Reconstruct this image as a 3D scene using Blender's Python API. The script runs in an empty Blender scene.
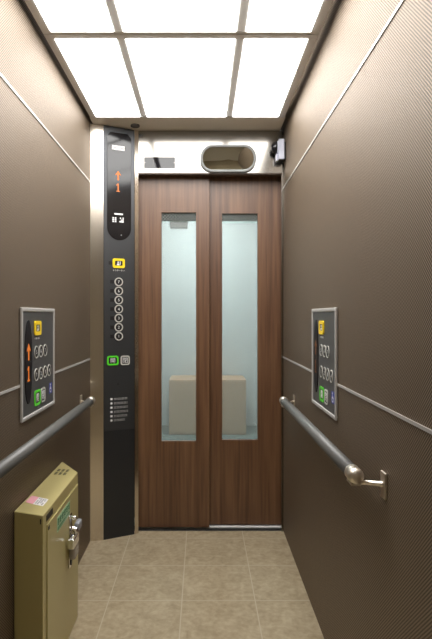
import bpy, bmesh, math, random
from mathutils import Vector, Matrix

random.seed(4)
S = bpy.context.scene
COL = S.collection
PI = math.pi

# ------------------------------------------------------------------ materials
def new_mat(name):
    m = bpy.data.materials.new(name)
    m.use_nodes = True
    nt = m.node_tree
    return m, nt, nt.nodes['Principled BSDF']

def srgb(r, g, b):
    f = lambda c: (c/255/12.92) if c/255 <= .04045 else ((c/255+.055)/1.055)**2.4
    return (f(r), f(g), f(b), 1)

def simple(name, col, rough=.5, metal=0., emit=None, estr=0., spec=.5, aniso=0.):
    m, nt, p = new_mat(name)
    p.inputs['Base Color'].default_value = col
    p.inputs['Roughness'].default_value = rough
    p.inputs['Metallic'].default_value = metal
    p.inputs['Specular IOR Level'].default_value = spec
    p.inputs['Anisotropic'].default_value = aniso
    if emit:
        p.inputs['Emission Color'].default_value = emit
        p.inputs['Emission Strength'].default_value = estr
    return m

def node(nt, t, **kw):
    n = nt.nodes.new(t)
    for k, v in kw.items():
        setattr(n, k, v)
    return n

def math_node(nt, op, a, b=None, c=None):
    n = node(nt, 'ShaderNodeMath', operation=op)
    for i, v in enumerate((a, b, c)):
        if v is None:
            continue
        if isinstance(v, (int, float)):
            n.inputs[i].default_value = v
        else:
            nt.links.new(v, n.inputs[i])
    return n.outputs[0]

def mix_col(nt, fac, a, b):
    n = node(nt, 'ShaderNodeMix', data_type='RGBA')
    if isinstance(fac, (int, float)):
        n.inputs[0].default_value = fac
    else:
        nt.links.new(fac, n.inputs[0])
    for i, v in ((6, a), (7, b)):
        if isinstance(v, tuple):
            n.inputs[i].default_value = v
        else:
            nt.links.new(v, n.inputs[i])
    return n.outputs[2]

def diag_lines(nt, ax, bx, pitch):
    """two families of sine lines crossing at 45 degrees, from object coordinates"""
    tc = node(nt, 'ShaderNodeTexCoord')
    sx = node(nt, 'ShaderNodeSeparateXYZ')
    nt.links.new(tc.outputs['Object'], sx.inputs[0])
    a, b = sx.outputs[ax], sx.outputs[bx]
    k = 2*PI/(pitch*math.sqrt(2))
    p = math_node(nt, 'SINE', math_node(nt, 'MULTIPLY', math_node(nt, 'ADD', a, b), k))
    q = math_node(nt, 'SINE', math_node(nt, 'MULTIPLY', math_node(nt, 'SUBTRACT', a, b), k))
    return p, q, tc

def wall_material():
    m, nt, p = new_mat('brown_woven_laminate')
    a, b, tc = diag_lines(nt, 1, 2, .0062)
    h = math_node(nt, 'ADD', a, b)                      # little diamonds
    f = math_node(nt, 'MULTIPLY_ADD', h, .36, .5)
    f = math_node(nt, 'MINIMUM', math_node(nt, 'MAXIMUM', f, 0), 1)
    no = node(nt, 'ShaderNodeTexNoise')
    no.inputs['Scale'].default_value = 1.5
    nt.links.new(tc.outputs['Object'], no.inputs['Vector'])
    dark, light = WALL_D, WALL_L
    c = mix_col(nt, f, dark, light)
    c2 = mix_col(nt, math_node(nt, 'MULTIPLY', no.outputs['Fac'], .12), c, (.13, .10, .072, 1))
    nt.links.new(c2, p.inputs['Base Color'])
    p.inputs['Roughness'].default_value = WALL_R
    p.inputs['Specular IOR Level'].default_value = WALL_S
    p.inputs['Metallic'].default_value = WALL_M
    bp = node(nt, 'ShaderNodeBump')
    bp.inputs['Strength'].default_value = .8
    bp.inputs['Distance'].default_value = .0006
    nt.links.new(f, bp.inputs['Height'])
    nt.links.new(bp.outputs[0], p.inputs['Normal'])
    return m

def wood_material():
    m, nt, p = new_mat('walnut_veneer')
    tc = node(nt, 'ShaderNodeTexCoord')
    mp = node(nt, 'ShaderNodeMapping')
    mp.inputs['Scale'].default_value = (1, 1, .035)
    nt.links.new(tc.outputs['Object'], mp.inputs['Vector'])
    n1 = node(nt, 'ShaderNodeTexNoise'); n1.inputs['Scale'].default_value = 70; n1.inputs['Detail'].default_value = 5
    n2 = node(nt, 'ShaderNodeTexNoise'); n2.inputs['Scale'].default_value = 16; n2.inputs['Detail'].default_value = 3
    for n in (n1, n2):
        nt.links.new(mp.outputs[0], n.inputs['Vector'])
    f = math_node(nt, 'ADD', math_node(nt, 'MULTIPLY', n1.outputs['Fac'], .55), math_node(nt, 'MULTIPLY', n2.outputs['Fac'], .45))
    r = node(nt, 'ShaderNodeValToRGB')
    r.color_ramp.elements[0].position = .36; r.color_ramp.elements[0].color = WOOD_D
    r.color_ramp.elements[1].position = .64; r.color_ramp.elements[1].color = WOOD_L
    nt.links.new(f, r.inputs[0])
    nt.links.new(r.outputs[0], p.inputs['Base Color'])
    p.inputs['Roughness'].default_value = .42
    p.inputs['Specular IOR Level'].default_value = WOOD_S
    return m

def floor_material():
    m, nt, p = new_mat('beige_stone_tile')
    tc = node(nt, 'ShaderNodeTexCoord')
    mp = node(nt, 'ShaderNodeMapping')
    mp.inputs['Location'].default_value = (.083 + 3*.303, -2.153 + 12*.302, 0)
    nt.links.new(tc.outputs['Object'], mp.inputs['Vector'])
    br = node(nt, 'ShaderNodeTexBrick', offset=0.0, squash=1.0)
    br.inputs['Scale'].default_value = 1
    br.inputs['Brick Width'].default_value = .303
    br.inputs['Row Height'].default_value = .302
    br.inputs['Mortar Size'].default_value = .0030
    br.inputs['Mortar Smooth'].default_value = .3
    br.inputs['Color1'].default_value = (.95, .95, .95, 1)
    br.inputs['Color2'].default_value = (1, 1, 1, 1)
    nt.links.new(mp.outputs[0], br.inputs['Vector'])
    n1 = node(nt, 'ShaderNodeTexNoise'); n1.inputs['Scale'].default_value = 14; n1.inputs['Detail'].default_value = 8
    n1.inputs['Roughness'].default_value = .68; n1.inputs['Distortion'].default_value = .8
    n2 = node(nt, 'ShaderNodeTexNoise'); n2.inputs['Scale'].default_value = 48; n2.inputs['Detail'].default_value = 4
    for n in (n1, n2):
        nt.links.new(tc.outputs['Object'], n.inputs['Vector'])
    f = math_node(nt, 'ADD', math_node(nt, 'MULTIPLY', n1.outputs['Fac'], .6), math_node(nt, 'MULTIPLY', n2.outputs['Fac'], .4))
    r = node(nt, 'ShaderNodeValToRGB')
    r.color_ramp.elements[0].position = .37; r.color_ramp.elements[0].color = FLOOR_D
    r.color_ramp.elements[1].position = .62; r.color_ramp.elements[1].color = FLOOR_L
    nt.links.new(f, r.inputs[0])
    mu = node(nt, 'ShaderNodeMix', data_type='RGBA', blend_type='MULTIPLY')
    mu.inputs[0].default_value = 1
    nt.links.new(r.outputs[0], mu.inputs[6]); nt.links.new(br.outputs['Color'], mu.inputs[7])
    c = mix_col(nt, math_node(nt, 'MULTIPLY', br.outputs['Fac'], .75), mu.outputs[2], FLOOR_G)
    nt.links.new(c, p.inputs['Base Color'])
    p.inputs['Roughness'].default_value = .55
    p.inputs['Specular IOR Level'].default_value = .3
    return m

def frosted_material():
    """wired figured glass: scatters part of the light, lets the rest through"""
    m, nt, p = new_mat('frosted_wired_glass')
    a, b, tc = diag_lines(nt, 0, 2, .013)
    mx = math_node(nt, 'MAXIMUM', a, b)
    line = math_node(nt, 'GREATER_THAN', mx, .93)
    base = mix_col(nt, math_node(nt, 'MULTIPLY', line, .35), (.38, .415, .41, 1), (.17, .19, .19, 1))
    nt.links.new(base, p.inputs['Base Color'])
    p.inputs['Roughness'].default_value = .3
    tl = node(nt, 'ShaderNodeBsdfTranslucent'); nt.links.new(base, tl.inputs[0])
    tr = node(nt, 'ShaderNodeBsdfTransparent'); tr.inputs[0].default_value = (.94, .955, .955, 1)
    m1 = node(nt, 'ShaderNodeMixShader'); m1.inputs[0].default_value = .12
    nt.links.new(p.outputs[0], m1.inputs[1]); nt.links.new(tl.outputs[0], m1.inputs[2])
    m2 = node(nt, 'ShaderNodeMixShader'); m2.inputs[0].default_value = GLASS_T
    nt.links.new(m1.outputs[0], m2.inputs[1]); nt.links.new(tr.outputs[0], m2.inputs[2])
    nt.links.new(m2.outputs[0], nt.nodes['Material Output'].inputs[0])
    return m

def clear_wired_material(name, wire):
    m, nt, p = new_mat(name)
    p.inputs['Base Color'].default_value = (.30, .32, .31, 1)
    p.inputs['Roughness'].default_value = .12
    tr = node(nt, 'ShaderNodeBsdfTransparent'); tr.inputs[0].default_value = (.9, .96, .95, 1)
    m2 = node(nt, 'ShaderNodeMixShader')
    if wire:
        a, b, tc = diag_lines(nt, 0, 2, .013)
        line = math_node(nt, 'GREATER_THAN', math_node(nt, 'MAXIMUM', a, b), .92)
        nt.links.new(math_node(nt, 'MULTIPLY_ADD', line, -.75, .92), m2.inputs[0])
    else:
        m2.inputs[0].default_value = .94
    nt.links.new(p.outputs[0], m2.inputs[1]); nt.links.new(tr.outputs[0], m2.inputs[2])
    nt.links.new(m2.outputs[0], nt.nodes['Material Output'].inputs[0])
    return m

def steel_material(name, base, rough, streak=.0):
    m, nt, p = new_mat(name)
    p.inputs['Base Color'].default_value = base
    p.inputs['Metallic'].default_value = 1
    p.inputs['Roughness'].default_value = rough
    if streak:
        tc = node(nt, 'ShaderNodeTexCoord')
        mp = node(nt, 'ShaderNodeMapping'); mp.inputs['Scale'].default_value = (1, 1, .02)
        nt.links.new(tc.outputs['Object'], mp.inputs['Vector'])
        n = node(nt, 'ShaderNodeTexNoise'); n.inputs['Scale'].default_value = 260
        nt.links.new(mp.outputs[0], n.inputs['Vector'])
        nt.links.new(math_node(nt, 'MULTIPLY_ADD', n.outputs['Fac'], streak, rough - streak/2), p.inputs['Roughness'])
    return m

WALL_D = (.010, .007, .005, 1); WALL_L = (.335, .252, .174, 1); WALL_R = .55; WALL_S = .5; WALL_M = .55
WOOD_D = (.075, .028, .010, 1); WOOD_L = (.180, .086, .038, 1); WOOD_S = .8
FLOOR_D = (.305, .243, .152, 1); FLOOR_L = (.45, .372, .25, 1); FLOOR_G = (.62, .53, .38, 1)
GLASS_T = .68
LAMP = 4.0

M = dict(
    wall=wall_material(), wood=wood_material(), floor=floor_material(),
    frost=frosted_material(), wired=clear_wired_material('clear_wired_glass', True), clear=clear_wired_material('clear_glass', False),
    steel=steel_material('brushed_steel', (.30, .285, .26, 1), .17),
    plate=simple('black_glossy_plate', (.006, .006, .009, 1), .04),
    alu=simple('satin_aluminium', (.56, .545, .53, 1), .38, .35),
    nickel=steel_material('satin_nickel', (.86, .80, .71, 1), .38),
    chrome=steel_material('chrome', (.85, .85, .85, 1), .12),
    mirror=steel_material('mirror', (.80, .81, .76, 1), .02),
    lightframe=simple('lamp_frame_grey', (.74, .72, .69, 1), .4),
    border=simple('ceiling_border_beige', (.84, .77, .66, 1), .45),
    black=simple('black_plastic', (.012, .012, .013, 1), .4),
    void=simple('recess_shade', (.02, .018, .017, 1), .8),  # shade of the ceiling gap and sill groove put into the colour
    lipbrown=simple('brown_lip', (.07, .045, .03, 1), .5),
    lamp=simple('lamp_diffuser', (.9, .9, .9, 1), .5, emit=(1, .985, .96, 1), estr=LAMP),
    slate=simple('slate_grey_faceplate', (.074, .077, .082, 1), .42, .75),
    slate_low=simple('charcoal_kick_panel', (.022, .023, .025, 1), .38, .2),
    panelgrey=simple('grey_panel_face', (.085, .083, .084, 1), .38, .3),
    screen=simple('black_glass_screen', (.008, .008, .010, 1), .12),
    oval=simple('black_display_strip', (.006, .005, .007, 1), .5, spec=.25),
    orange=simple('orange_led', (.3, .08, .01, 1), .5, emit=(1, .24, .02, 1), estr=.22),
    orange_dim=simple('orange_led_dim', (.12, .04, .01, 1), .5, emit=(1, .30, .04, 1), estr=.03),  # dimming of the LED by viewing angle put into the material
    green=simple('green_lit_ring', (.05, .5, .02, 1), .4, emit=(.25, 1, .05, 1), estr=.06),
    yellow=simple('yellow_ring', (.95, .68, .015, 1), .4),
    ring=simple('pale_grey_ring', (.52, .51, .47, 1), .35),
    mirrorframe=simple('mirror_frame_grey', (.27, .28, .28, 1), .35),
    noticeink=simple('soft_white_ink', (.48, .48, .48, 1), .5),
    ventgrey=simple('dark_vent', (.06, .055, .05, 1), .5),
    steel_light=steel_material('return_steel', (.70, .64, .56, 1), .2),
    whiteink=simple('white_ink', (.75, .75, .75, 1), .5),
    greyink=simple('grey_ink', (.30, .30, .31, 1), .5),
    blue=simple('blue_sign', (.05, .07, .35, 1), .5),
    white=simple('white_plastic', (.50, .515, .60, 1), .4),
    offwhite=simple('offwhite_sticker', (.80, .78, .78, 1), .5),
    pink=simple('pink_sticker', (.80, .38, .45, 1), .5),
    stickergreen=simple('green_sticker', (.03, .20, .07, 1), .5),
    stickerpale=simple('pale_green_ink', (.45, .62, .40, 1), .5),
    olive=simple('olive_painted_steel', (.47, .405, .18, 1), .33),
    ink=simple('black_ink', (.02, .02, .02, 1), .6),
    rail=simple('grey_rail_sleeve', (.13, .132, .128, 1), .38),
    mint=simple('mint_wall_paint', (.71, .74, .745, 1), .7),
    teal=simple('grey_teal_floor', (.20, .27, .26, 1), .6),
    beige=simple('beige_cabinet', (.66, .41, .25, 1), .5),
    landing=simple('landing_paint', (.70, .63, .50, 1), .7),
    added_landing_lamp=simple('added_landing_lamp', (.9, .9, .9, 1), .5, emit=(1, .95, .88, 1), estr=1.2),
    added_hall_lamp=simple('added_hall_lamp', (.9, .9, .9, 1), .5, emit=(1, .99, .98, 1), estr=26.0),
    gunmetal=simple('dark_door_back', (.03, .03, .03, 1), .6),
)

# ------------------------------------------------------------------ mesh helpers
def bx(bm, x0, x1, y0, y1, z0, z1):
    v = [bm.verts.new(c) for c in ((x0,y0,z0),(x1,y0,z0),(x1,y1,z0),(x0,y1,z0),(x0,y0,z1),(x1,y0,z1),(x1,y1,z1),(x0,y1,z1))]
    for f in ((3,2,1,0),(4,5,6,7),(0,1,5,4),(1,2,6,5),(2,3,7,6),(3,0,4,7)):
        bm.faces.new([v[i] for i in f])
    return bm

def prism(bm, pts, z0, z1):
    a = [bm.verts.new((x, y, z0)) for x, y in pts]
    b = [bm.verts.new((x, y, z1)) for x, y in pts]
    n = len(pts)
    bm.faces.new(a[::-1]); bm.faces.new(b)
    for i in range(n):
        j = (i+1) % n
        bm.faces.new((a[i], a[j], b[j], b[i]))
    return bm

def ring(bm, outer, inner, z0, z1):
    """closed frame between two outlines with the same number of points"""
    n = len(outer)
    L = [[bm.verts.new((x, y, z)) for x, y in o] for o, z in ((outer, z0), (inner, z0), (inner, z1), (outer, z1))]
    for i in range(n):
        j = (i+1) % n
        for k in range(4):
            A, B = L[k], L[(k+1) % 4]
            bm.faces.new((A[i], B[i], B[j], A[j]))
    bmesh.ops.recalc_face_normals(bm, faces=bm.faces[:])
    return bm

def rrect(cx, cy, w, h, r, n=6):
    pts = []
    for sx, sy, a0 in ((1, 1, 0), (-1, 1, PI/2), (-1, -1, PI), (1, -1, 3*PI/2)):
        for i in range(n+1):
            a = a0 + i*PI/2/n
            pts.append((cx + sx*(w/2-r) + r*math.cos(a), cy + sy*(h/2-r) + r*math.sin(a)))
    return pts

def circ(cx, cy, r, n=32):
    return [(cx + r*math.cos(2*PI*i/n), cy + r*math.sin(2*PI*i/n)) for i in range(n)]

def rect(x0, x1, y0, y1):
    return [(x0, y0), (x1, y0), (x1, y1), (x0, y1)]

def tube(bm, pts, r, n=20):
    pts = [Vector(p) for p in pts]
    rings = []
    up = Vector((0, 0, 1))
    for i, p in enumerate(pts):
        d = (pts[min(i+1, len(pts)-1)] - pts[max(i-1, 0)]).normalized()
        s = d.cross(up)
        if s.length < .01:
            s = d.cross(Vector((1, 0, 0)))
        s.normalize(); t = s.cross(d).normalized()
        rr = r[i] if isinstance(r, (list, tuple)) else r
        rings.append([bm.verts.new(p + s*rr*math.cos(2*PI*k/n) + t*rr*math.sin(2*PI*k/n)) for k in range(n)])
    for A, B in zip(rings, rings[1:]):
        for k in range(n):
            bm.faces.new((A[k], A[(k+1) % n], B[(k+1) % n], B[k]))
    bm.faces.new(rings[0][::-1]); bm.faces.new(rings[-1])
    bmesh.ops.recalc_face_normals(bm, faces=bm.faces[:])
    return bm

def dome(bm, outline, cx, cy, z, h, steps=8):
    """shallow bulge over an outline centred at cx, cy"""
    prev = [bm.verts.new((x, y, z)) for x, y in outline]
    n = len(prev)
    for s in range(1, steps):
        f = 1 - s/steps
        cur = [bm.verts.new((cx + (x-cx)*f, cy + (y-cy)*f, z + h*(1-f*f))) for x, y in outline]
        for i in range(n):
            j = (i+1) % n
            bm.faces.new((prev[i], prev[j], cur[j], cur[i]))
        prev = cur
    c = bm.verts.new((cx, cy, z+h))
    for i in range(n):
        bm.faces.new((prev[i], prev[(i+1) % n], c))
    return bm

def obj(name, bm, mat, parent=None, bevel=0, smooth=False, segs=2):
    me = bpy.data.meshes.new(name)
    bm.to_mesh(me); bm.free()
    me.materials.append(M[mat] if isinstance(mat, str) else mat)
    o = bpy.data.objects.new(name, me)
    COL.objects.link(o)
    if parent:
        o.parent = parent
    if smooth:
        for p in me.polygons:
            p.use_smooth = True
    if bevel:
        b = o.modifiers.new('bevel', 'BEVEL')
        b.width = bevel; b.segments = segs; b.limit_method = 'ANGLE'; b.angle_limit = math.radians(40)
    return o

def nb():
    return bmesh.new()

def box(name, lim, mat, parent=None, bevel=0):
    return obj(name, bx(nb(), *lim), mat, parent, bevel)

_text = {}
def text_mesh(body):
    if body in _text:
        return _text[body]
    cu = bpy.data.curves.new('glyph', 'FONT')
    cu.body = body; cu.align_x = 'CENTER'; cu.align_y = 'CENTER'; cu.extrude = .02; cu.resolution_u = 3
    o = bpy.data.objects.new('glyph', cu); COL.objects.link(o)
    bpy.context.view_layer.update()
    dg = bpy.context.evaluated_depsgraph_get()
    me = bpy.data.meshes.new_from_object(o.evaluated_get(dg))
    bpy.data.objects.remove(o); bpy.data.curves.remove(cu)
    xs = [v.co.x for v in me.vertices]; ys = [v.co.y for v in me.vertices]
    c = Vector(((min(xs)+max(xs))/2, (min(ys)+max(ys))/2, 0))
    h = max(ys)-min(ys)
    for v in me.vertices:
        v.co = (v.co - c)/h
    _text[body] = me
    return me

def text(name, body, cx, cy, w, h, mat, parent):
    """lettering centred at cx, cy, h tall, lying on the parent's local plane z = w"""
    me = text_mesh(body).copy()
    me.materials.clear(); me.materials.append(M[mat])
    for v in me.vertices:
        v.co = Vector((cx + v.co.x*h, cy + v.co.y*h, w + (v.co.z > 0)*.0006))
    o = bpy.data.objects.new(name, me); COL.objects.link(o); o.parent = parent
    return o

def struct(o):
    o['kind'] = 'structure'
    return o

def tag(o, label, cat, group=None):
    o['label'] = label; o['category'] = cat
    if group:
        o['group'] = group
    return o

def root(name, loc, ux=None, label='', cat='', group=None):
    """an Empty whose local x runs along ux, local y is up and local z comes out of the surface"""
    o = bpy.data.objects.new(name, None); COL.objects.link(o)
    o.empty_display_size = .1
    if ux is None:
        o.location = loc
    else:
        u = Vector(ux).normalized(); v = Vector((0, 0, 1)); w = u.cross(v)
        m = Matrix((u, v, w)).transposed().to_4x4(); m.translation = Vector(loc)
        o.matrix_world = m
    tag(o, label, cat, group)
    return o

# ------------------------------------------------------------------ plan of the car (metres, camera at x=0 y=0)
XL, XR = -.585, .446           # inner faces of the side walls
Y0, YD = .86, 2.885            # car entrance, face of the car doors
ZC = 2.185                     # underside of the lamp frames
P0 = (XL, 2.718); P1 = (-.517, 2.733); P2 = (-.364, 2.806); P3 = (-.345, 2.820)

# ------------------------------------------------------------------ setting
struct(box('floor', (XL-.02, XR+.02, Y0, 2.85, -.02, 0), 'floor'))
wl = struct(box('wall_left', (XL-.02, XL, Y0, 2.95, 0, 2.27), 'wall'))
wr = struct(box('wall_right', (XR, XR+.02, Y0, 2.95, 0, 2.27), 'wall'))
struct(box('ceiling', (XL-.02, XR+.02, Y0, 2.95, 2.27, 2.29), 'void'))
# flat border of the ceiling beyond the lamps, and the same at the entrance side
struct(box('trim_1', (-.572, .425, 2.645, 2.90, ZC, ZC+.02), 'border', bevel=.002))
struct(box('trim_2', (-.572, .425, .87, 1.074, ZC, ZC+.02), 'border', bevel=.002))
# joint strips between the wall panels
n = 3
for side, x0, x1, yend in (('left', XL, XL+.003, 2.71), ('right', XR-.003, XR, 2.84)):
    for z in (.953, 1.877):
        struct(box('trim_%d' % n, (x0, x1, Y0, yend, z-.004, z+.004), 'alu')); n += 1
# steel return strip to the left of the control column, jamb to its right
def plan_strip(pts, z0, z1, mat, name):
    return struct(obj(name, prism(nb(), pts, z0, z1), mat))
plan_strip([(P0[0]+.001, P0[1]), (P1[0]-.001, P1[1]), (P1[0]-.01, P1[1]+.06), (P0[0]+.001, P0[1]+.06)], 0, 2.182, 'steel_light', 'trim_%d' % n); n += 1
plan_strip([(P2[0]+.001, P2[1]), P3, (P3[0], 2.875), (P2[0]-.004, 2.875)], 0, 2.182, 'steel_light', 'trim_%d' % n); n += 1
struct(box('trim_%d' % n, (.434, XR-.001, 2.842, 2.875, 0, 2.182), 'steel')); n += 1
# transom over the doors, its brown lip, the sill
struct(box('wall_front', (P3[0]+.001, .433, 2.820, 2.875, 1.954, 2.182), 'steel'))
struct(box('trim_%d' % n, (P3[0]+.001, .433, 2.822, 2.875, 1.948, 1.9535), 'lipbrown')); n += 1
struct(box('trim_%d' % n, (XL-.02, XR+.02, 2.85, 2.90, -.02, -.008), 'void')); n += 1
struct(box('trim_%d' % n, (P3[0], XR, 2.90, 2.96, -.02, .001), 'alu')); n += 1

struct(box('trim_%d' % n, (.042, XR, 2.894, 2.914, -.002, .0035), simple('white_gap_light', (.80, .80, .80, 1), .35))); n += 1  # white strip stands in for hall light showing under the right leaf

# car doors: two sliding leaves, each with a tall wired-glass window
def door(num, x0, x1, y0, t, wx0, wx1, wz0, wz1, wood, glass, zlow, ztop):
    bm = nb()
    ring(bm, rect(x0, x1, zlow, ztop), rect(wx0, wx1, wz0, wz1), -t, 0)
    for v in bm.verts:
        v.co = Vector((v.co.x, y0 - v.co.z, v.co.y))
    bmesh.ops.recalc_face_normals(bm, faces=bm.faces[:])
    d = struct(obj('door_%d' % num, bm, wood, bevel=.0015))
    if glass == 'car':
        zs = 1.700
        box('frosted_pane', (wx0, wx1, y0+.010, y0+.014, wz0, zs), 'frost', d)
        box('clear_pane', (wx0, wx1, y0+.010, y0+.014, zs, wz1), 'wired', d)
    else:
        box('glass_pane', (wx0, wx1, y0+.010, y0+.014, wz0, wz1), 'clear', d)
    return d
door(1, P3[0]-.01, .040, YD, .024, -.2247, -.0330, .484, 1.752, 'wood', 'car', .006, 1.985)
door(2, .034, .4455, YD+.030, .024, .1125, .3115, .484, 1.752, 'wood', 'car', .008, 1.985)
# landing doors across the gap
d3 = door(3, -.40, .040, 3.03, .03, -.250, -.022, .44, 1.735, 'gunmetal', 'landing', .004, 2.02)
d4 = door(4, .042, .48, 3.03, .03, .105, .345, .44, 1.735, 'gunmetal', 'landing', .004, 2.02)
lb = box('lock_box', (-.184, -.082, 2.975, 3.0295, 1.685, 1.722), 'lightframe', d3, .003)
box('lock_arm', (-.166, -.152, 2.990, 3.0295, 1.722, 1.86), 'black', d3)

# hall behind the landing doors
struct(box('wall_hall_front_left', (-1.3, -.40, 3.03, 3.10, 0, 2.4), 'mint'))
struct(box('wall_hall_front_right', (.48, 1.3, 3.03, 3.10, 0, 2.4), 'mint'))
struct(box('wall_hall_front_top', (-.40, .48, 3.062, 3.10, 2.021, 2.4), 'mint'))
struct(box('floor_hall', (-1.3, 1.3, 2.97, 5.6, -.02, 0), 'teal'))
struct(box('ceiling_hall', (-1.3, 1.3, 3.10, 5.6, 2.4, 2.42), 'mint'))
struct(box('wall_hall_back', (-1.3, 1.3, 5.6, 5.62, 0, 2.4), 'mint'))
struct(box('wall_hall_left', (-1.32, -1.3, 3.03, 5.6, 0, 2.4), 'mint'))
struct(box('wall_hall_right', (1.3, 1.32, 3.03, 5.6, 0, 2.4), 'mint'))
# unseen landing behind the camera, invented to feed reflections and fill light
struct(box('floor_landing', (-1.2, 1.2, -1.6, Y0-.002, -.02, 0), 'floor'))
struct(box('ceiling_landing', (-1.2, 1.2, -1.6, Y0-.05, 2.4, 2.42), 'landing'))
struct(box('wall_landing_rear', (-1.2, 1.2, -1.62, -1.6, 0, 2.4), 'landing'))
struct(box('wall_landing_left', (-1.22, -1.2, -1.6, Y0, 0, 2.4), 'landing'))
struct(box('wall_landing_right', (1.2, 1.22, -1.6, Y0, 0, 2.4), 'landing'))
struct(box('wall_entrance_left', (-1.2, -.45, Y0-.05, Y0-.002, 0, 2.4), 'landing'))
struct(box('wall_entrance_right', (.45, 1.2, Y0-.05, Y0-.002, 0, 2.4), 'landing'))
struct(box('wall_entrance_top', (-.45, .45, Y0-.05, Y0-.002, 2.05, 2.4), 'landing'))

# ------------------------------------------------------------------ ceiling lights
def ceiling_light(y0, y1, label):
    r = root('ceiling_light', (-.075, (y0+y1)/2, ZC), None, label, 'ceiling light', 'ceiling lights of the lift car')
    X0, X1 = -.567+.075, .418+.075
    h = (y1-y0)/2
    bm = nb()
    ring(bm, rect(X0, X1, -h, h), rect(X0+.032, X1-.033, -h+.027, h-.019), 0, .03)
    obj('frame', bm, 'lightframe', r)
    cuts = [X0+.032, -.312+.075, -.278+.075, .121+.075, .155+.075, X1-.033]
    for a, b in ((0, 1), (2, 3), (4, 5)):
        box('diffuser', (cuts[a]+.0005, cuts[b]-.0005, -h+.0275, h-.0195, -.0025, .016), 'lamp', r)
    for a in (1, 3):
        box('divider', (cuts[a], cuts[a+1], -h+.0275, h-.0195, .001, .024), 'lightframe', r)
    return r
ceiling_light(1.863, 2.643, 'white ceiling light of three glowing panels, the row nearest the doors')
ceiling_light(1.078, 1.858, 'white ceiling light of three glowing panels, cut off by the top of the picture')

pk = obj('ceiling_vent', prism(nb(), circ(0, 0, .024), -.010, 0), 'ventgrey', None, .003)
pk.location = (-.352, 2.74, ZC)
tag(pk, 'small round dark fitting in the ceiling border above the control column', 'ceiling fitting')

for nm, loc, lab, mt in (('hall_fill_light', (0, 4.75, 2.39), 'added round lamp, out of view, lighting the hall behind the frosted glass', 'added_hall_lamp'),  # unseen lamp added so the hall shows bright through the glass
                         ('landing_fill_light', (0, -.5, 2.39), 'added round fill lamp, unseen, on the landing behind the camera', 'added_landing_lamp')):  # unseen lamp added for soft fill and mirror reflections
    o = obj(nm, prism(nb(), circ(0, 0, .25, 40), -.03, .009), mt)
    o.location = loc
    tag(o, lab, 'ceiling light')

# ------------------------------------------------------------------ buttons
def round_button(u, v, w, r, digit, parent, inn=.76, lift=.0045):
    b = obj('floor_button', prism(nb(), circ(u, v, r*(inn+.01)), w, w+lift*.6), 'black', parent)
    obj('button_ring', ring(nb(), circ(u, v, r), circ(u, v, r*inn), w, w+lift), 'ring', b)
    text('numeral', digit, u, v, w+lift*.6, r*.62, 'whiteink', b)
    return b

def square_button(name, u, v, w, wid, hei, ringmat, parent, body=None, rad=.010, th=.008, icon=None, icol='whiteink', lift=.0045):
    b = obj(name, prism(nb(), rrect(u, v, wid-2*th+.001, hei-2*th+.001, rad*.5), w, w+lift*.6), 'black', parent)
    obj('button_ring', ring(nb(), rrect(u, v, wid, hei, rad), rrect(u, v, wid-2*th, hei-2*th, rad*.45), w, w+lift), ringmat, b)
    if body:
        text('door_sign', body, u, v, w+lift*.6, (hei-2*th)*.78, icol, b)
    if icon:
        icon(b)
    return b

def bell_icon(u, v, w, s):
    """operator's head and shoulders with a handset"""
    def f(parent):
        bm = nb()
        prism(bm, circ(u-.12*s, v+.20*s, .17*s, 16), w, w+.0006)
        prism(bm, [(u-.42*s, v-.42*s), (u+.18*s, v-.42*s), (u+.10*s, v-.05*s), (u-.34*s, v-.05*s)], w, w+.0006)
        prism(bm, [(u+.24*s, v-.30*s), (u+.38*s, v-.30*s), (u+.38*s, v+.38*s), (u+.24*s, v+.38*s)], w, w+.0006)
        obj('call_sign', bm, 'whiteink', parent)
    return f

def arrow_up(bm, u, v, w, h, wid):
    prism(bm, [(u-.16*wid, v-h/2), (u+.16*wid, v-h/2), (u+.16*wid, v+h*.12), (u+wid/2, v+h*.02), (u+wid/2, v+h*.12), (u, v+h/2), (u-wid/2, v+h*.12), (u-wid/2, v+h*.02), (u-.16*wid, v+h*.12)], w, w+.0008)
    return bm

def one_digit(bm, u, v, w, h):
    prism(bm, [(u-.22*h, v-h/2), (u+.22*h, v-h/2), (u+.22*h, v-.38*h), (u+.08*h, v-.38*h), (u+.08*h, v+h/2), (u-.06*h, v+h/2), (u-.22*h, v+.34*h), (u-.22*h, v+.22*h), (u-.08*h, v+.26*h), (u-.08*h, v-.38*h), (u-.22*h, v-.38*h)], w, w+.0008)
    return bm

# ------------------------------------------------------------------ control column beside the doors
cop = root('control_column', (P1[0], P1[1], 0), (P2[0]-P1[0], P2[1]-P1[1], 0),
           'tall charcoal control column with display and call buttons left of the doors', 'control panel')
W = .1695
obj('column_body', bx(nb(), .0005, W-.0005, 0, 2.181, -.035, -.004), 'black', cop)
obj('faceplate', bx(nb(), .0005, W-.0005, .573, 2.181, -.004, 0), 'slate', cop, .001)
obj('kick_panel', bx(nb(), .0005, W-.0005, .0, .571, -.004, -.0005), 'slate_low', cop, .001)
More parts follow.
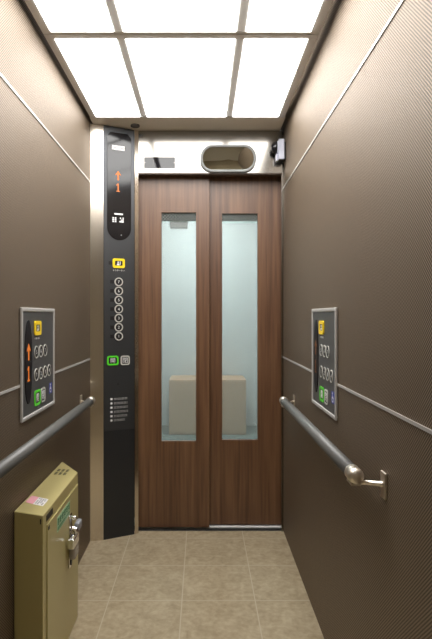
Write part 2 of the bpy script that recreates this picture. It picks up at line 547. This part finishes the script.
# display: black glass with a round lower end
sw = .1316/2; sc = .0838
out = [(sc+sw, 1.5815+sw), (sc+sw, 2.130), (sc+sw-.02, 2.152), (sc-sw+.02, 2.152), (sc-sw, 2.130), (sc-sw, 1.5815+sw)]
out = out[:-1] + [(sc-sw*math.cos(PI*i/24), 1.5815+sw-sw*math.sin(PI*i/24)) for i in range(0, 24)]
disp = obj('display', prism(nb(), out, 0, .003), 'screen', cop, .001)
st = obj('label_plate', prism(nb(), rect(.0439, .1129, 2.0600, 2.0830), .003, .0035), 'offwhite', cop)
bm = nb(); prism(bm, circ(.060, 2.0718, .005, 16), .0035, .0038); prism(bm, circ(.098, 2.0718, .005, 16), .0035, .0038); prism(bm, rect(.069, .089, 2.0728, 2.0738), .0035, .0038)
obj('pictogram', bm, 'greyink', st)
obj('direction_arrow', arrow_up(nb(), .0777, 1.924, .003, .050, .030), 'orange', disp)
obj('floor_numeral', one_digit(nb(), .0777, 1.860, .003, .044), 'orange', disp)
bm = nb(); prism(bm, rect(.057, .1035, 1.7155, 1.7240), .003, .0034); obj('maker_mark', bm, 'whiteink', disp)
bm = nb()
for c in range(2):
    for k in range(3):
        bx(bm, .046+c*.013, .055+c*.013, 1.6755+k*.0095, 1.6825+k*.0095, .003, .0034)
obj('pictogram', bm, 'whiteink', disp)
bm = nb()
bx(bm, .0845, .108, 1.6765, 1.684, .003, .0034); bx(bm, .092, .108, 1.686, 1.692, .003, .0034); bx(bm, .087, .094, 1.695, 1.702, .003, .0034); bx(bm, .102, .108, 1.693, 1.703, .003, .0034)
obj('pictogram', bm, 'whiteink', disp)
obj('speaker_hole', prism(nb(), circ(.0945, 1.609, .003, 16), .003, .0034), 'greyink', disp)
# call buttons
square_button('alarm_button', .0810, 1.4585, 0, .066, .050, 'yellow', cop, None, .010, .012, bell_icon(.081, 1.4585, .003, .026))
obj('braille_plate', bx(nb(), .026, .0445, 1.449, 1.4675, 0, .0012), 'black', cop)
text('caption', 'インターホン', .081, 1.4205, 0, .0095, 'whiteink', cop)
for i in range(7):
    v = 1.3595 - i*.04827
    round_button(.0813, v, 0, .0228, str(7-i), cop)
    obj('braille_plate', bx(nb(), .0345, .0545, v-.0095, v+.0095, 0, .0012), 'black', cop)
square_button('open_button', .0488, .9420, 0, .062, .050, 'green', cop, '開', .012, .0085)
square_button('close_button', .1165, .9410, 0, .050, .050, 'ring', cop, '閉', .012, .0065)
obj('key_hole', prism(nb(), circ(.0770, .8163, .0045, 16), 0, .001), 'black', cop)
for i in range(6):
    v = .738 - i*.0226
    bm = nb(); prism(bm, circ(.0420, v, .0062, 12) if i in (1, 5) else rrect(.0420, v, .0115, .0105, .002), 0, .0004)
    obj('notice_sign', bm, 'whiteink', cop)
    bm = nb(); u = .0555
    end = (.128, .128, .128, .129, .129, .110)[i]
    while u < end:
        wv = random.uniform(.0045, .0065)
        bx(bm, u, u+wv, v-.0052, v-.0035, 0, .0004); bx(bm, u, u+wv, v+.002, v+.0037, 0, .0004)
        bx(bm, u+wv*.35, u+wv*.55, v-.0052, v+.0052, 0, .0004)
        u += wv+.0022
    obj('notice_line', bm, 'noticeink', cop)

# ------------------------------------------------------------------ wheelchair panels on the side walls
def side_panel(loc, ux, label, led):
    r = root('wheelchair_control_panel', loc, ux, label, 'control panel', 'low control panels on the side walls')
    w, h = .372, .372
    bm = nb()
    ring(bm, rect(0, w, 0, h), rect(.013, w-.013, .013, h-.013), .0005, .009)
    obj('frame', bm, 'alu', r, .003)
    obj('faceplate', bx(nb(), .012, w-.012, .012, h-.012, .0005, .005), 'panelgrey', r)
    z = .005
    dv = [(.070 + .036*math.cos(2*PI*i/48), .190 + .140*(1 if math.sin(2*PI*i/48) > 0 else -1)*abs(math.sin(2*PI*i/48))**.8) for i in range(48)]
    d = obj('display_strip', prism(nb(), dv, z, z+.002), 'oval', r)
    obj('direction_arrow', arrow_up(nb(), .069, .224, z+.002, .056, .034), led, d)
    obj('floor_numeral', one_digit(nb(), .069, .151, z+.002, .050), led, d)
    square_button('alarm_button', .165, .302, z, .070, .050, 'yellow', r, None, .010, .013, bell_icon(.165, .302, z+.003, .026))
    text('caption', 'インターホン', .165, .266, z, .008, 'whiteink', r)
    for k in range(3):
        round_button(.155+k*.0500, .218, z, .0220, str(5+k), r, .86, .002)
    for k in range(4):
        round_button(.155+k*.0500, .139, z, .0220, str(1+k), r, .86, .002)
    square_button('open_button', .166, .057, z, .066, .054, 'green', r, '開', .012, .0085, lift=.002)
    square_button('close_button', .232, .057, z, .050, .052, 'ring', r, '閉', .012, .006, lift=.002)
    s = obj('wheelchair_sign', prism(nb(), rect(.306, .344, .049, .089), z, z+.0006), 'blue', r)
    bm = nb()
    ring(bm, circ(.324, .063, .0105, 20), circ(.324, .063, .0080, 20), z+.0006, z+.001)
    prism(bm, circ(.321, .083, .0035, 12), z+.0006, z+.001)
    bx(bm, .3195, .3225, .066, .080, z+.0006, z+.001); bx(bm, .3195, .333, .0655, .068, z+.0006, z+.001); bx(bm, .331, .3335, .055, .0675, z+.0006, z+.001)
    obj('pictogram', bm, 'whiteink', s)
    return r
side_panel((XL, 1.665, .834), (0, 1, 0), 'grey wheelchair control panel on the left wall with bright orange arrow', 'orange')
side_panel((XR, 2.076, .834), (0, -1, 0), 'grey wheelchair control panel on the right wall with dim arrow', 'orange_dim')

# ------------------------------------------------------------------ handrails
def handrail(xw, s, y0, y1, label):
    """s = +1 when the wall lies to the right of the rail"""
    zr = .778; xr = xw - s*.061
    r = root('handrail', (xw, (y0+y1)/2, zr), None, label, 'handrail', 'handrails on the side walls')
    L = (y1-y0)/2
    xo = -s*.061
    obj('rail', tube(nb(), [(xo, -L+.02, 0), (xo, L-.012, 0)], .0185, 28), 'rail', r, smooth=False)
    for q in (-1, 1):
        prof = [(.0, .0198), (.022, .0200), (.026, .0192), (.029, .0202), (.036, .0202), (.043, .0188), (.048, .0150), (.0515, .0095), (.053, .002)]
        e = -L+.045 if q < 0 else L-.045
        o = obj('end_cap', tube(nb(), [(xo, e + q*a*.93, 0) for a, _ in prof], [b for _, b in prof], 28), 'nickel', r, smooth=True)
        yb = (-L-.022 if q < 0 else L+.034)
        b = obj('bracket', bx(nb(), min(0, -s*.006), max(0, -s*.006), yb-.016, yb+.016, -.044, .020), 'nickel', r, .0015)
        yi = -L+.030 if q < 0 else L-.030
        bm = nb()
        p = [Vector((-s*.004, yb, -.010)), Vector((-s*.030, yb+(yi-yb)*.4, -.013)), Vector((xo, yi, -.0205))]
        tube(bm, p, [.0068, .0060, .0055], 12)
        bx(bm, xo-.012, xo+.012, yi-.022, yi+.022, -.0245, -.0185)
        obj('bracket_arm', bm, 'nickel', b, .001)
    return r
handrail(XL, -1, 1.150, 2.468, 'grey tubular handrail with metal ends on the left wall above the olive cabinet')
handrail(XR, 1, 1.290, 2.468, 'grey tubular handrail with metal end caps on the right wall')
for o in bpy.data.objects:
    if o.name.startswith('rail'):
        for p in o.data.polygons:
            p.use_smooth = len(p.vertices) == 4

# ------------------------------------------------------------------ fittings on the transom
mir = root('convex_mirror', (.141, 2.8195, 2.022), (1, 0, 0), 'oval convex mirror in a pale grey frame above the doors', 'mirror')
o_ = rrect(0, 0, .300, .135, .0665, 16)
def wedge(bm):
    for v in bm.verts:
        if v.co.z > .001:
            v.co.z += .36*(v.co.y + .0675)
    return bm
obj('frame', wedge(ring(nb(), o_, rrect(0, 0, .274, .109, .0535, 16), 0, .012)), 'mirrorframe', mir, .004)
obj('mirror_glass', wedge(dome(nb(), rrect(0, 0, .2736, .1086, .0533, 16), 0, 0, .006, .005)), 'mirror', mir, smooth=True)
pl = root('metal_plate', (-.230, 2.8203, 2.009), (1, 0, 0), 'narrow dark glossy plate left of the oval mirror', 'plate')
obj('plate', bx(nb(), -.084, .084, -.030, .030, 0, .0015), 'plate', pl)
for q in (-1, 1):
    obj('screw', prism(nb(), circ(q*.079, 0, .002, 12), .0015, .002), 'alu', pl)

# security camera in the corner
cam = root('security_camera', (XR+.0005, 2.780, 2.06), None, 'small white security camera with a black dome in the top right corner', 'security camera')
obj('shadow_mount', bx(nb(), -.011, 0, -.012, .018, -.045, .045), 'black', cam)  # black block also stands in for the shadow between housing and wall
obj('housing', bx(nb(), -.041, -.010, -.030, .016, -.052, .057), 'white', cam, .004)
obj('collar', tube(nb(), [(-.041, -.006, .016), (-.048, -.006, .016)], [.034, .0325], 28), 'white', cam, .002)
prof = [(-.048, .0315), (-.057, .030), (-.066, .0255), (-.073, .0185), (-.0775, .010), (-.079, .001)]
obj('lens_dome', tube(nb(), [(a, -.006, .016) for a, _ in prof], [b for _, b in prof], 28), simple('smoked_dome', (.01, .01, .012, 1), .08), cam, smooth=True)
obj('base_block', bx(nb(), -.053, -.042, -.018, .012, -.058, -.020), 'white', cam, .004)
obj('grille', bx(nb(), -.038, -.013, -.027, .013, -.054, -.052), 'black', cam)

# ------------------------------------------------------------------ olive cabinet on the floor
cb = root('emergency_cabinet', (-.536, 1.86, 0), None, 'olive green metal cabinet on the floor against the left wall', 'cabinet')
ox, oy = .536, -1.86
XF = -.486
plan = [(-.583, 1.612), (XF, 1.590), (XF, 2.033), (-.582, 2.165)]
H = .567
xf = XF + ox
def slope(bm):
    # the top falls a little towards the room
    for v in bm.verts:
        if v.co.z > H - .001:
            v.co.z += (xf - v.co.x)*.062
    return bm
obj('body', slope(prism(nb(), [(x+ox, y+oy) for x, y in plan], .002, H)), 'olive', cb, .003)
dr = obj('door', bx(nb(), xf, xf+.004, 1.624+oy, 2.024+oy, .105, .525), 'olive', cb, .0015)
st = obj('green_sticker', bx(nb(), xf+.004, xf+.0046, 1.728+oy, 1.896+oy, .456, .506), 'stickerpale', dr)
bm = nb()
bx(bm, xf+.0046, xf+.005, 1.736+oy, 1.888+oy, .477, .5015); bx(bm, xf+.0046, xf+.005, 1.736+oy, 1.888+oy, .4605, .4715)
obj('sticker_field', bm, 'stickergreen', st)
bm = nb()
for k in range(5):
    y = 1.744+oy+k*.0285
    for a, b, c, d in ((0, .020, .479, .4815), (0, .020, .4975, .500), (.002, .018, .488, .4902), (.0085, .0115, .479, .500), (.0015, .004, .482, .492)):
        bx(bm, xf+.005, xf+.0053, y+a, y+b, c, d)
for k in range(12):
    y = 1.741+oy+k*.012
    bx(bm, xf+.005, xf+.0053, y, y+.008, .4635, .4650); bx(bm, xf+.005, xf+.0053, y+.003, y+.0047, .461, .4695)
obj('sticker_marks', bm, 'stickerpale', st)
# finger slot and rivets
obj('finger_slot', bx(nb(), xf, xf+.0012, 1.622+oy, 1.692+oy, .536, .555), 'black', cb, .0005)
obj('rivet', bx(nb(), xf-.010, xf-.004, 1.5915+oy, 1.5950+oy, .540, .556), 'black', cb)
obj('rivet', bx(nb(), xf+.004, xf+.0052, 1.630+oy, 1.644+oy, .506, .517), 'black', dr)
# latch: backing plate, hinged chrome lever, key hole
yl = 1.897+oy
la = obj('latch', bx(nb(), xf+.004, xf+.008, yl-.018, yl+.020, .262, .455), 'chrome', dr, .003)
bm = nb()
tube(bm, [(xf+.008, yl-.006, .446), (xf+.026, yl-.006, .445), (xf+.030, yl-.006, .438)], [.007, .007, .006], 14)
obj('latch_hook', bm, 'chrome', la, .002, smooth=True)
bm = nb()
tube(bm, [(xf+.008, yl+.004, .402), (xf+.024, yl+.004, .398), (xf+.030, yl+.002, .384)], [.009, .010, .009], 14)
bx(bm, xf+.010, xf+.034, yl-.060, yl+.016, .352, .386)
obj('lever', bm, 'chrome', la, .004)
obj('lever_grip', bx(nb(), xf+.018, xf+.036, yl+.006, yl+.056, .388, .420), simple('grey_grip', (.30, .32, .36, 1), .3), la, .006)
obj('latch_shroud', bx(nb(), xf+.008, xf+.030, yl-.030, yl+.028, .300, .350), simple('grey_shroud', (.36, .33, .30, 1), .15), la, .006)
obj('key_hole', tube(nb(), [(xf+.008, yl-.004, .282), (xf+.012, yl-.004, .282)], .010, 18), 'black', la)
# sticker and handwriting on the top
def skew(bm):
    for v in bm.verts:
        v.co.y -= (v.co.x - (-.574+ox))*.38
    return slope(bm)
obj('pink_sticker', skew(bx(nb(), -.574+ox, -.546+ox, 1.690+oy, 1.752+oy, H, H+.0005)), 'pink', cb)
ws = obj('white_sticker', skew(bx(nb(), -.546+ox, -.510+ox, 1.690+oy, 1.752+oy, H, H+.0005)), 'offwhite', cb)
bm = nb()
for k in range(4):
    for j in range(5):
        if (k*5+j) % 7 == 3: continue
        bx(bm, -.542+ox+k*.0075, -.537+ox+k*.0075, 1.697+oy+j*.0105, 1.704+oy+j*.0105, H+.0005, H+.0008)
obj('sticker_marks', skew(bm), 'greyink', ws)
bm = nb()
def stroke(x0, y0, x1, y1, t=.0058):
    a = Vector((x0, y0, 0)); b = Vector((x1, y1, 0)); n_ = (b-a).normalized().cross(Vector((0, 0, 1)))*t/2
    prism(bm, [(p.x, p.y) for p in (a+n_, b+n_, b-n_, a-n_)][::-1], H, H+.0004)
for k in range(3):
    cx = -.563+ox+k*.017
    for row in range(2):
        cy = 2.044+oy-row*.040
        stroke(cx-.006, cy+.012, cx+.006, cy+.010); stroke(cx-.006, cy, cx+.006, cy-.002); stroke(cx, cy+.016, cx-.001, cy-.016, .004)
        stroke(cx-.005, cy-.012, cx+.006, cy-.011, .004)
obj('handwriting', slope(bm), simple('faded_ink', (.06, .055, .03, 1), .6), cb)

# ------------------------------------------------------------------ low beige cabinet in the hall, seen through the glass
hc = root('storage_cabinet', (.055, 5.35, 0), None, 'low beige cabinet in the hall, seen through the frosted door windows', 'cabinet')
obj('body', bx(nb(), -.382, .382, -.198, .20, .002, .545), 'beige', hc, .004)
for q in (-1, 1):
    dd = obj('door', bx(nb(), .004 if q > 0 else -.376, .376 if q > 0 else -.004, -.212, -.199, .03, .535), 'beige', hc, .003)
    obj('handle', tube(nb(), [(q*.03, -.226, .22), (q*.03, -.226, .33)], .007, 10), 'offwhite', dd)

# ------------------------------------------------------------------ camera, light settings
cd = bpy.data.cameras.new('camera'); co = bpy.data.objects.new('camera', cd); COL.objects.link(co)
co.location = (0, 0, 1.178); co.rotation_euler = (PI/2, 0, 0)
cd.sensor_fit = 'VERTICAL'; cd.sensor_height = 36; cd.lens = 520*36/639
cd.shift_x = 14/639; cd.shift_y = -3.5/639
cd.clip_start = .02
S.camera = co
w = bpy.data.worlds.new('world'); S.world = w; w.use_nodes = True
w.node_tree.nodes['Background'].inputs[0].default_value = (.05, .05, .05, 1)
w.node_tree.nodes['Background'].inputs[1].default_value = .2
S.view_settings.view_transform = 'Standard'; S.view_settings.look = 'None'
S.view_settings.gamma = 1; S.view_settings.use_curve_mapping = False
S.view_settings.exposure = 1.2
S.cycles.use_denoising = True
S.cycles.max_bounces = 10; S.cycles.diffuse_bounces = 5; S.cycles.transparent_max_bounces = 12
